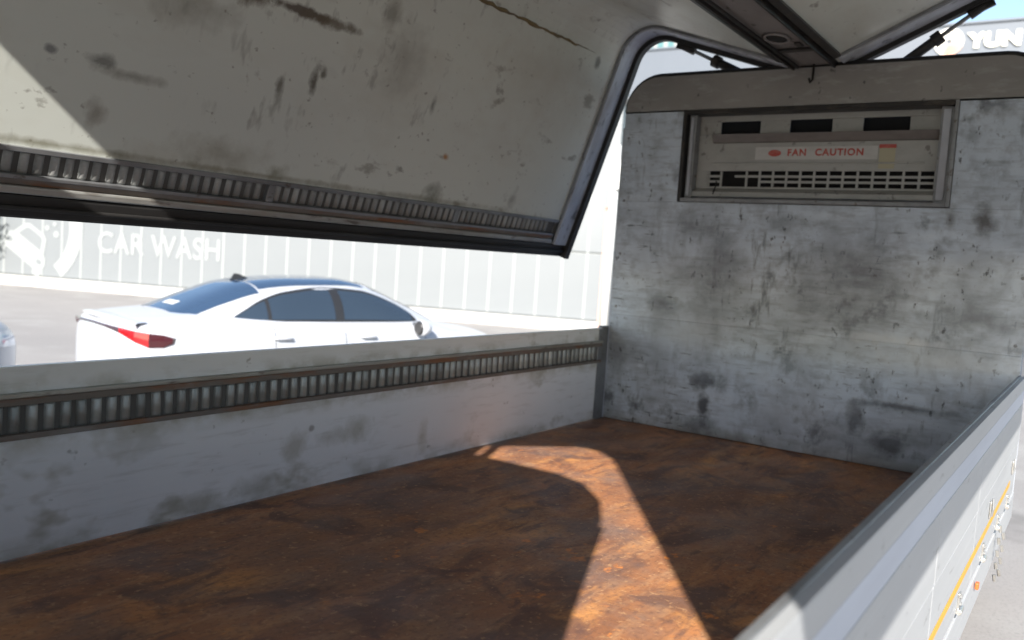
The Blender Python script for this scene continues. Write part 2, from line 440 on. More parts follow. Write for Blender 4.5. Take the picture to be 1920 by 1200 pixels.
# ---- chassis, wheels and cab below and ahead of the box
for x in (.62, 1.43):
    MB().box(x - .04, x + .04, -4.3, 2.4, .55, .75).build('chassis_rail', MT['steel_dark'], truck)
for i in range(9):
    MB().box(.02, W - .02, -4.2 + i * .5, -4.13 + i * .5, F - .17, F - .052).build('cross_member', MT['steel_dark'], truck)
def wheel(parent, x, y, r, w, hub=None, rimr=.62):
    o = MB()
    prof = [(r * rimr, -w / 2), (r * .93, -w / 2), (r, -w * .36), (r, w * .36), (r * .93, w / 2), (r * rimr, w / 2)]
    n = 28; vs_ = []; fs = []
    for k in range(n):
        a = 2 * PI * k / n
        vs_ += [(x + b, y + q * cos(a), r + q * sin(a)) for q, b in prof]
    m_ = len(prof)
    for k in range(n):
        for j in range(m_):
            fs.append((k * m_ + j, k * m_ + (j + 1) % m_, ((k + 1) % n) * m_ + (j + 1) % m_, ((k + 1) % n) * m_ + j))
    o.add(vs_, fs)
    ty = o.build('wheel', MT['tyre'], parent, smooth=False)
    ri = MB()
    ri.tube([(x - w * .42, y, r), (x + w * .42, y, r)], r * rimr, 24)
    for k in range(5):
        a = 2 * PI * k / 5
        for sd in (-1, 1):
            ri.tube([(x + sd * w * .45, y + r * .1 * cos(a), r + r * .1 * sin(a)), (x + sd * w * .44, y + r * .55 * cos(a), r + r * .55 * sin(a))], r * .09, 6)
    rim = ri.build('rim', MT['rim'], ty)
    return ty
for x in (.30, W - .30):
    wheel(truck, x, -3.1, .37, .24)
    wheel(truck, x, 1.3, .37, .22)
cabp = [(.22, .62), (.22, 2.15), (.45, 2.27), (1.30, 2.24), (1.72, 1.55), (1.86, 1.05), (1.88, .5), (1.60, .42), (1.05, .42), (.9, .62)]
cab = MB().prism(cabp, .10, W - .10, axis='x').build('cab', MT['cab'], truck, bevel=.06)
MB().prism([(1.34, 2.20), (1.72, 1.60), (1.735, 1.61), (1.355, 2.21)], .22, W - .22, axis='x').build('windscreen', MT['carglass'], cab)
for x0, x1 in ((.094, .099), (W - .099, W - .094)):
    MB().prism([(.5, 1.5), (.5, 2.1), (1.2, 2.1), (1.55, 1.55)], x0, x1, axis='x').build('side_window', MT['carglass'], cab)

# ---- front wall (bulkhead): sheets with open joints round the cooler opening
FX0, FX1, FZ0, FZ1 = .357, 1.693, 1.257, 1.738
def round_top(z0, z1, r, x0=0.0, x1=W, n=8):
    p = [(x0, z0), (x1, z0)]
    for k in range(n + 1):
        a = PI / 2 * k / n
        p.append((x1 - r + r * cos(a), z1 - r + r * sin(a)))
    for k in range(n + 1):
        a = PI / 2 + PI / 2 * k / n
        p.append((x0 + r + r * cos(a), z1 - r + r * sin(a)))
    return p
fwall = MB()
fwall.prism([(x, z + F) for x, z in round_top(FZ1, HB - .004, .19, .004, W - .004)], .016, .04)
fwall.box(.004, FX0, .016, .04, F, F + FZ1)
fwall.box(FX1, W - .004, .016, .04, F, F + FZ1)
fwall.box(FX0, FX1, .016, .04, F, F + FZ0)
fw_ = fwall.build('front_wall', MT['galv'], truck, label='dirty grey aluminium front wall of the cargo box')
MB().prism([(x, z + F) for x, z in round_top(1.744, HB, .19)], 0, .014).build('wall_header', MT['header'], fw_, bevel=.002, label='brownish grey top sheet of the front wall')
G = .0004
for z0, z1 in ((.004, .604), (.604, FZ0 - .008)):
    MB().box(0, W, 0, .014, F + z0 + G, F + z1 - G).build('wall_sheet', MT['wall'], fw_, bevel=.0005)
for x0, x1 in ((0, FX0 - .006), (FX1 + .006, W)):
    for z0, z1 in ((FZ0 - .008, 1.744),):
        MB().box(x0, x1, 0, .014, F + z0 + G, F + z1 - G).build('wall_sheet', MT['wall'], fw_, bevel=.0005)
# rounded rubber seal along the wall's top edge
prof = [(x, z + F) for x, z in round_top(1.60, HB, .19)][1:]
sl = MB().tube([(x, .030, z + .006) for x, z in prof[1:]], .019, 8)
sl.build('edge_seal', MT['rubber'], fw_, smooth=True)
rv = random.Random(3)
rivet = MB().tube([(0, 0, 0), (0, -.004, 0)], [.008, .005], 8).mesh('rivet', MT['galv'])
for z in (.05, .35, .65, .95, 1.25, 1.6):
    for x in (.03, W - .03):
        piece('rivet', rivet, fw_, (x, -.0002, F + z))
# corner posts of the wall
for x0, x1 in ((-.016, -.001), (W + .001, W + .022)):
    MB().box(x0, x1, .012, .045, F - .02, F + 1.66).build('corner_post', MT['frame'], fw_, bevel=.004)
# hook hanging from the beam in front of the wall
MB().tube([(1.027, -.012, F + 1.95), (1.027, -.014, F + 1.865), (1.02, -.03, F + 1.85), (1.015, -.035, F + 1.87)], .006, 8).build('hook', MT['steel_dark'], fw_, smooth=True)

# ---- cooler unit recessed into the wall
cu = MB()
cu.box(FX0 + .01, FX1 - .01, .150, .155, F + FZ0, F + FZ1)
unit = cu.build('cooling_unit', MT['void'], truck, label='recessed cooler with slotted grille and caution sticker')
MB().box(FX0 - .004, FX0 + .014, -.006, .100, F + FZ0 - .004, F + FZ1 + .004).build('frame_bar', MT['steel_dark'], unit, bevel=.002)  # left reveal: recess shade put into the colour by darker steel
MB().box(FX1 - .014, FX1 + .004, -.006, .055, F + FZ0 - .004, F + FZ1 + .004).build('frame_bar', MT['galv'], unit, bevel=.002)
MB().box(FX0 + .014, FX1 - .014, -.006, .100, F + FZ1 - .018, F + FZ1 + .004).build('frame_bar', MT['steel_dark'], unit, bevel=.002)  # top reveal: shadow under the recess top painted as dark steel
MB().box(FX0 + .014, FX1 - .014, -.006, .03, F + FZ0 - .004, F + FZ0 + .016).build('frame_bar', MT['galv'], unit, bevel=.002)
for x0, x1 in ((FX0 + .018, FX0 + .058), (FX1 - .075, FX1 - .018)):
    MB().box(x0, x1, .034, .100, F + FZ0 + .016, F + FZ1 - .016).build('side_channel', MT['galv'], unit, bevel=.003)
    MB().box(x0 + .012, x1 - .012, .024, .0335, F + FZ0 + .03, F + FZ1 - .03).build('channel_lip', MT['frame'], unit, bevel=.002)
X0, X1 = FX0 + .058, FX1 - .075
cv = MB()
YC0, YC1 = .090, .100
OP = [(.535, .75), (.905, 1.116), (1.265, 1.478)]
cv.box(X0, X1, YC0, YC1, F + 1.690, F + 1.722)
xs = [X0] + [v for o in OP for v in o] + [X1]
for i in range(0, len(xs), 2):
    cv.box(xs[i], xs[i + 1], YC0, YC1, F + 1.622, F + 1.690)
cv.box(X0, X1, YC0, YC1, F + 1.428, F + 1.622)
cv.box(X0, .486, YC0, YC1, F + 1.345, F + 1.428)
cv.box(1.612, X1, YC0, YC1, F + 1.345, F + 1.428)
cv.box(X0, X1, YC0, YC1, F + 1.273, F + 1.345)
cv.build('cover', MT['cover'], unit, bevel=.0015)
MB().prism([(.089, F + 1.622), (.050, F + 1.618), (.075, F + 1.578), (.089, F + 1.574)], X0 + .085, X1, axis='x').build('ledge', MT['ledge'], unit, bevel=.002)
MB().box(X0 + .09, X1 - .06, .083, .0895, F + 1.464, F + 1.472).build('crease', MT['cover'], unit, bevel=.002)
MB().prism([(.089, F + 1.336), (.045, F + 1.312), (.045, F + 1.285), (.089, F + 1.285)], X0 - .02, X1 + .02, axis='x').build('drip_tray', MT['cover'], unit, bevel=.003)
n = 16; gx0, gx1 = .486, 1.612; st = (gx1 - gx0) / n
bar = MB().box(-.0055, .0055, YC0, YC1 - .002, F + 1.345, F + 1.428).mesh('grille_bar', MT['cover'])
slat = MB().box(-st / 2 + .0055, st / 2 - .0055, YC0 + .001, YC1 - .003, -.006, .006).mesh('grille_slat', MT['cover'])
for i in range(n + 1):
    if i == 2: continue
    piece('grille_bar', bar, unit, (gx0 + i * st, 0, 0))
for i in range(n):
    for j, z in enumerate((1.372, 1.400)):
        if (i, j) in ((1, 1), (1, 0), (2, 0), (3, 0)): continue
        o = piece('grille_slat', slat, unit, (gx0 + (i + .5) * st, 0, F + z))
MB().tube([(.535, .082, F + 1.372), (.538, .070, F + 1.345), (.537, .040, F + 1.30)], .004, 6).build('wire', MT['steel_dark'], unit)
stk = MB().box(.735, 1.345, YC0 - .0025, YC0 - .0005, F + 1.487, F + 1.552).build('caution_sticker', MT['sticker'], unit)
for word, xw in (('FAN', .952), ('CAUTION', 1.162)):
    tm = text_mesh(word, .047, .0005, .0016, 1.16)
    tm.materials.clear(); tm.materials.append(MT['red'])
    o = bpy.data.objects.new('sticker_word', tm); COL.objects.link(o); o.parent = unit
    o.location = Vector((xw, YC0 - .0035, F + 1.521)) ; o.rotation_euler = (PI / 2, 0, 0)
MB().prism([(.838 + .034 * cos(a * PI / 8), F + 1.520 + .017 * sin(a * PI / 8)) for a in range(16)], YC0 - .0045, YC0 - .0028).build('sticker_emblem', MT['red'], unit)
MB().box(1.352, 1.425, YC0 - .0025, YC0 - .0005, F + 1.440, F + 1.540).build('paper_label', MT['yellowed'], unit)
MB().box(1.350, 1.427, YC0 - .0035, YC0 - .0006, F + 1.540, F + 1.558).build('label_heading', MT['red'], unit)

# ---- side gates
PITCH = .0455
def gate(side):
    """side -1: the far gate (x = 0), +1: the near gate (x = W). a = distance inward from the gate's inner face."""
    X = (lambda a: a) if side < 0 else (lambda a: W - a)
    y0, y1 = YR + .02, -.085
    def bx(mb, a0, a1, z0, z1, ya=y0, yb=y1):
        return mb.box(min(X(a0), X(a1)), max(X(a0), X(a1)), ya, yb, F + z0, F + z1)
    lab = 'worn grey side gate with a slotted rail' if side < 0 else 'grey aluminium side gate with a yellow stripe'
    g = bx(MB(), -.024, 0, .006, .330).build('side_gate', MT['gate'], truck, bevel=.003, label=lab)
    bx(MB(), -.026, -.012, .331, .424).build('rail_backing', MT['slot'], g)
    bx(MB(), -.024, 0.001, .453, HG).build('top_sheet', MT['gate'], g, bevel=.003)
    bx(MB(), -.012, .014, .440, .4535).build('ledge', MT['lip'], g, bevel=.003)
    bx(MB(), -.012, .008, .420, .4395).build('rail_flange', MT['rustline'], g, bevel=.002)
    bx(MB(), -.012, .008, .328, .343).build('rail_flange', MT['rustline'], g, bevel=.002)
    return g, X, bx, y0, y1
gl, X, bx, y0, y1 = gate(-1)
def rib_mesh(w, h, d, material, mp=None):
    mb = MB(); prof = []
    k = 6
    for i in range(k + 1):
        a = PI * i / k
        prof.append((-d * .35 + d * sin(a), -w / 2 * cos(a)))
    vs_ = []
    for z, s_ in ((-h / 2, .55), (-h / 2 + .008, 1), (h / 2 - .008, 1), (h / 2, .55)):
        vs_ += [(a * s_ if a > 0 else a, b, z) for a, b in prof]
    m_ = k + 1
    fs = [(j * m_ + i, j * m_ + i + 1, (j + 1) * m_ + i + 1, (j + 1) * m_ + i) for j in range(3) for i in range(k)]
    fs += [tuple(range(m_)), tuple(3 * m_ + i for i in range(m_))[::-1]]
    mb.add([mp(*q) for q in vs_] if mp else vs_, fs)
    return mb.mesh('rib', material, True)
rb = rib_mesh(.034, .078, .016, MT['rib'], lambda a, b, z: (a - .012, b, z))
jr = random.Random(21)
y = -.150
while y > YR + .1:
    o = piece('rib', rb, gl, (jr.uniform(-.002, .002), y + jr.uniform(-.0025, .0025), F + .3815))
    o.rotation_euler = (jr.uniform(-.03, .03), 0, jr.uniform(-.10, .10))
    y -= PITCH
# end trims of the far gate against the corner post
MB().box(-.026, .003, -.125, -.088, F + .008, F + HG - .004).build('end_trim', MT['galv'], gl, bevel=.003)
MB().box(-.030, -.002, -.082, -.002, F - .01, F + HG + .01).build('end_post', MT['galv'], gl, bevel=.004)

gr, X, bx, y0, y1 = gate(1)
XO = W + .028
# outer face of the near gate: boards with a polished groove, tape and hardware
MB().box(W + .025, XO, y0, y1, F + .47, F + HG - .001).build('top_board', MT['gate_out'], gr, bevel=.002)
MB().box(W + .025, W + .0272, y0, y1, F + .412, F + .469).build('groove', MT['groove'], gr)
bys = [y1, -1.55, -2.35, y0]
for a, b in zip(bys[1:], bys[:-1]):
    MB().box(W + .025, XO, a + .002, b - .002, F + .24, F + .411).build('outer_board', MT['gate_out'], gr, bevel=.002)
    MB().box(W + .025, XO - .001, a + .002, b - .002, F + .02, F + .237).build('outer_board', MT['gate_out'], gr, bevel=.002)
MB().box(XO - .0005, XO + .001, y0 + .1, -.35, F + .094, F + .116).build('yellow_stripe', MT['tape'], gr)
MB().box(W - .001, W + .012, y0, y1, F + HG, F + HG + .005).build('top_seal', MT['galv'], gr, bevel=.002)
MB().box(W + .0125, XO, y0, y1, F + HG - .0005, F + HG + .002).build('top_cap', MT['gate_out'], gr)
hy = [-.42, -.80, -1.26, -1.82, -2.4, -3.0, -3.6]
bolt = MB().tube([(XO + .003, 0, 0), (XO + .009, 0, 0)], .0065, 6).mesh('bolt', MT['galv'])
for i, y in enumerate(hy):
    hg = MB()
    hg.tube([(XO + .006, y - .026, F + .024), (XO + .006, y + .026, F + .024)], .008, 10)
    hg.box(XO - .001, XO + .004, y - .016, y + .016, F + .024, F + .072)
    hg.build('hinge', MT['chrome'], gr, bevel=.0015)
    for dz in (.042, .062):
        piece('bolt', bolt, gr, (0, y, F + dz))
for y in (-.30, -1.15, -2.7):
    MB().box(XO, XO + .005, y - .014, y + .014, F + .135, F + .19).build('latch', MT['chrome'], gr, bevel=.002)
    MB().tube([(XO + .006, y, F + .14), (XO + .010, y, F + .165), (XO + .007, y + .002, F + .20)], .004, 8).build('latch_lever', MT['galv'], gr)
MB().prism([(-1.405, F - .040), (-1.383, F - .040), (-1.381, F - .018), (-1.407, F - .018)], XO + .001, XO + .012, axis='x').build('marker_lamp', MT['orange'], gr, bevel=.003)
ch = MB()
for i in range(9):
    a = Vector((XO + .012 + .012 * (i % 2), -.80 - .004 * i, F + .03 - i * .022))
    ch.tube([a, a + Vector((.004, .002, -.024))], .006, 6)
ch.build('chain', MT['chrome'], gr)
# side guard under the near side
MB().box(W + .003, W + .026, YR - .02, .03, F - .12, F - .003).build('side_sill', MT['gate_out'], truck, bevel=.004)
MB().box(-.026, -.003, YR - .02, .03, F - .12, F - .003).build('side_sill', MT['gate_out'], truck, bevel=.004)

# ---- rear wall with closed doors
rw = MB().prism([(x, z + F) for x, z in round_top(0, 1.90, .27, n=3)], YR - .045, YR - .012).build('rear_wall', MT['wall'], truck)
for x0, x1 in ((.04, CX - .004), (CX + .004, W - .04)):
    MB().box(x0, x1, YR - .065, YR - .046, F + .03, F + 1.58).build('rear_door', MT['gate_out'], rw, bevel=.004)
for x0, x1 in ((-.012, -.001), (W + .001, W + .006)):
    MB().box(x0, x1, YR - .05, YR + .015, F - .02, F + 1.58).build('rear_post', MT['frame'], rw, bevel=.004)

MB().box(CX - .34, CX + .325, YR - .045, YR - .012, F + 1.901, F + 2.10).build('sun_leak_block', MT['steel_dark'], rw)  # added filler, unseen: keeps stray sun off the far gate
MB().box(CX + .36, CX + .40, YR - .045, YR - .012, F + 1.901, F + 2.06).build('patch_gap_block', MT['steel_dark'], rw)  # unseen block added to leave a dark gap in the sun patch
# ---- centre beam
BX0, BX1, ZB = CX - .095, CX + .095, F + HB + .012
bm = MB().box(BX0, BX1, YR - .05, .05, ZB, ZB + .07)
beam = bm.build('centre_beam', MT['beam'], truck, bevel=.004, label='dusty steel centre beam under the open roof')
for x0, x1 in ((BX0 - .010, BX0 - .001), (BX1 + .001, BX1 + .010)):
    MB().box(x0, x1, YR - .05, .05, ZB - .022, ZB + .06).build('beam_flange', MT['steel_dark'], beam, bevel=.002)
for y in (-.34, -1.25, -2.2, -3.1):
    MB().box(BX0 + .004, BX1 - .004, y - .018, y + .018, ZB - .014, ZB - .001).build('beam_strap', MT['steel_dark'], beam, bevel=.003)
    ring = MB()
    pts = [(CX - .012 + .05 * cos(2 * PI * k / 16), y - .22 + .085 * sin(2 * PI * k / 16), ZB - .006) for k in range(17)]
    ring.tube(pts, .007, 6, cap=False)
    ring.build('beam_hole_rim', MT['beam'], beam, smooth=True)
    MB().prism([(CX - .012 + .045 * cos(2 * PI * k / 16), y - .22 + .08 * sin(2 * PI * k / 16)) for k in range(16)], ZB - .003, ZB - .001, axis='z').build('beam_hole', MT['void'], beam)
    MB().box(CX + .035, CX + .062, y - .12, y - .055, ZB - .012, ZB - .0005).build('beam_bolt_plate', MT['steel_dark'], beam, bevel=.003)
MB().tube([(BX0 + .02, -.02, ZB - .012), (BX0 + .025, -1.2, ZB - .016), (BX0 + .02, -2.6, ZB - .012), (BX0 + .02, YR + .1, ZB - .012)], .008, 8).build('cable', MT['rubber'], beam, smooth=True)

# ---- the two roof wings, modelled closed and swung about their hinges
def arc_profile(off, ubeg=.112, zend=.545, n=9):
    """profile from the hinge over the corner down to the lower edge, offset outward"""
    p = [(ubeg, ZI + off)]
    for k in range(n + 1):
        a = PI / 2 - PI / 2 * k / n
        p.append((UI - RC + (RC + off) * cos(a), ZI - RC + (RC + off) * sin(a)))
    p.append((UI + off, zend))
    return p
def wing(side, deg, ribs):
    mp = wing_map(side, deg)
    YA, YB = YR - .06, .05
    def shell(a, b, ya, yb, ubeg=.112, zend=.545, ny=1):
        pa, pb = arc_profile(a, ubeg, zend), arc_profile(b, ubeg, zend)
        k = len(pa)
        V = [mp(u, y, z) for y in (ya, yb) for u, z in pa + pb]
        Q = []
        for i in range(k - 1):
            Q += [(i, i + 1, k + i + 1, k + i), (2 * k + i, 3 * k + i, 3 * k + i + 1, 2 * k + i + 1)]          # end caps
            Q += [(i, 2 * k + i, 2 * k + i + 1, i + 1), (k + i, k + i + 1, 3 * k + i + 1, 3 * k + i)]          # inner, outer
        for i in (0, k - 1):
            Q.append((i, k + i, 3 * k + i, 2 * k + i))
        return MB().add(V, Q)
    lab = 'stained off white wing liner, raised on the far side' if side < 0 else 'pale liner of the wing raised overhead'
    w = shell(0, .028, YA, YB, zend=.765).build('wing_panel', MT['liner'], truck, label=lab)
    shell(.030, .040, YA, YB).build('outer_skin', MT['gate_out'], w)
    # raised frame along both ends, then a rubber seal on the very edge
    for ya, yb, se in ((YB - .135, YB - .004, YB + .0), (YA + .004, YA + .155, YA)):
        f = shell(-.020 if se > -1 else -.012, -.001, ya, yb, .13, .62); f.build('end_frame', MT['frame'], w, bevel=.002)
        yy = (yb, yb + .045) if se > -1 else (ya - .022, ya)
        shell(-.044 if se > -1 else -.014, .046, yy[0] + (.001 if se > -1 else 0), yy[1] - (.001 if se <= -1 else 0), .12, .545).build('end_seal', MT['rubber'], w)
        yl = ya - .012 if se > -1 else yb + .012
        shell(-.012, -.001, min(yl, yl + .011), max(yl, yl + .011), .15, .77).build('liner_trim', MT['galv'], w)
    def strip(name, m_, u0, u1, z0, z1, bev=.002):
        return MB().box(u0, u1, YA + .16, YB - .16, z0, z1, mp).build(name, m_, w, bevel=bev)
    # lower edge: rail, rust line, lip and black seal
    strip('rail_flange', MT['galv'], UI - .012, UI + .02, .750, .766)
    strip('rail_backing', MT['slot'], UI + .010, UI + .022, .681, .749)
    strip('rail_flange', MT['galv'], UI - .012, UI + .02, .669, .681)
    strip('rust_strip', MT['rustline'], UI - .003, UI + .02, .649, .668)
    strip('lower_lip', MT['lip'], UI - .014, UI + .02, .622, .648, .006)
    MB().box(UI - .012, UI + .028, YA, YB, .545, .621, mp).build('lower_seal', MT['rubber'], w, bevel=.01)
    MB().box(UI - .026, UI - .013, YA, YB, .575, .589, mp).build('seal_bead', MT['rubber'], w, bevel=.005)
    if ribs:
        sg = side
        me = rib_mesh(.034, .068, .015, MT['rib'], lambda a, b, z: Vector(mp(UI + .012 - a, b, .7155 + z)) )
        y = -.20
        while y > YR + .12:
            piece('rib', me, w, (jr.uniform(-.0015, .0015), y + jr.uniform(-.002, .002), jr.uniform(-.001, .001)))
            y -= PITCH
        for y in (-1.05, -2.2, -3.35):
            MB().box(UI - .010, UI + .012, y - .016, y + .016, .682, .749, mp).build('rail_joint', MT['galv'], w, bevel=.002)
    sb = MB(); q = random.Random(5)                    # hardened brown sealant along the sheet joint
    ys = [YB - .38 - .035 * k for k in range(118)]
    if side < 0:
        sb.tube([mp(UI - .001, y, 1.692 + q.uniform(-.004, .004)) for y in ys], [max(.001, min(1, k / 12) * q.uniform(.003, .012)) for k in range(len(ys))], 6)
        sb.build('sealant_bead', MT['sealant'], w, smooth=True)
    # stiffening rib and hinge line on the roof half
    MB().box(.118, .150, YA + .16, YB - .16, ZI - .02, ZI - .001, mp).build('hinge_strip', MT['steel_dark'], w, bevel=.003)
    # lifting rams at both ends, outside the end walls
    for yc in (YB + .035,):
        base = Vector((CX + side * .375, yc, F + 1.925))
        top = Vector(mp(.735, yc, ZI - .052))
        d = (top - base)
        MB().tube([base - d * .35, base + d * .50], .024, 12).tube([base + d * .44, base + d * .55], .033, 12).build('ram_barrel', MT['steel_dark'], w, smooth=False, bevel=.003)
        MB().tube([base + d * .5, top], .010, 10).build('ram_rod', MT['galv'], w)
        MB().tube([top - d * .12, top + d * .06], .022, 10).build('ram_eye', MT['steel_dark'], w)
        MB().box(.70, .80, yc - .014, yc + .009, ZI - .070, ZI - .030, mp).build('ram_bracket', MT['steel_dark'], w, bevel=.003)
    return w
wl = wing(-1, LEFT_DEG, True)
wr = wing(1, RIGHT_DEG, False)

# ================================================================== white sedans
def spline(pts):
    def f(x):
        if x <= pts[0][0]: return pts[0][1]
        if x >= pts[-1][0]: return pts[-1][1]
        for i in range(len(pts) - 1):
            if x <= pts[i + 1][0]: break
        x0, y0_ = pts[i]; x1, y1_ = pts[i + 1]
        def sl_(j):
            if j <= 0 or j >= len(pts) - 1: return (pts[min(j + 1, len(pts) - 1)][1] - pts[max(j - 1, 0)][1]) / (pts[min(j + 1, len(pts) - 1)][0] - pts[max(j - 1, 0)][0])
            a = (pts[j][1] - pts[j - 1][1]) / (pts[j][0] - pts[j - 1][0]); b = (pts[j + 1][1] - pts[j][1]) / (pts[j + 1][0] - pts[j][0])
            return 0 if a * b <= 0 else 2 * a * b / (a + b)
        h = x1 - x0; t = (x - x0) / h
        return (2 * t ** 3 - 3 * t * t + 1) * y0_ + (t ** 3 - 2 * t * t + t) * h * sl_(i) + (-2 * t ** 3 + 3 * t * t) * y1_ + (t ** 3 - t * t) * h * sl_(i + 1)
    return f
cw = spline([(-2.56, .42), (-2.54, .55), (-2.48, .68), (-2.40, .765), (-2.28, .835), (-2.1, .885), (-1.8, .915), (-1.2, .93), (1.3, .93), (1.75, .90), (2.05, .82), (2.22, .70), (2.31, .54), (2.36, .36)])
cT = spline([(-2.56, .985), (-2.50, 1.03), (-2.36, 1.052), (-2.0, 1.085), (-1.6, 1.125), (-1, 1.135), (.6, 1.10), (1.05, 1.06), (1.3, 1.0), (1.85, .92), (2.15, .82), (2.30, .72), (2.36, .62)])
cB = spline([(-2.56, .44), (-2.48, .32), (-2.2, .22), (1.9, .20), (2.25, .24), (2.36, .36)])
ZM = .58
gz = spline([(-2.12, 1.04), (-2.0, 1.083), (-1.5, 1.285), (-1.17, 1.395), (-.61, 1.46), (-.07, 1.473), (.25, 1.435), (.65, 1.29), (1.05, 1.11), (1.25, 1.0)])
gw = spline([(-2.12, .56), (-1.9, .66), (-1.5, .765), (-.9, .825), (.2, .83), (.75, .80), (1.05, .75), (1.25, .68)])
GB = .95
def body_y(x, z):
    w, T, B = cw(x), cT(x), cB(x)
    if z >= ZM:
        t = min(1, (z - ZM) / (T - ZM)); return w * max(0, 1 - t ** 4) ** .25
    t = (ZM - z) / (ZM - B); return w * (1 - .07 * t * t)
def green_y(x, z):
    t = min(1, max(0, (z - GB) / (gz(x) - GB)))
    return gw(x) * max(0, 1 - t ** 3.2) ** (1 / 3.2) * (1 - .15 * t)
def green_z(x, y):
    lo, hi = GB, gz(x)
    y = abs(y)
    for _ in range(26):
        md = (lo + hi) / 2
        if green_y(x, md) > y: lo = md
        else: hi = md
    return lo
def frange(a, b, n): return [a + (b - a) * i / (n - 1) for i in range(n)]

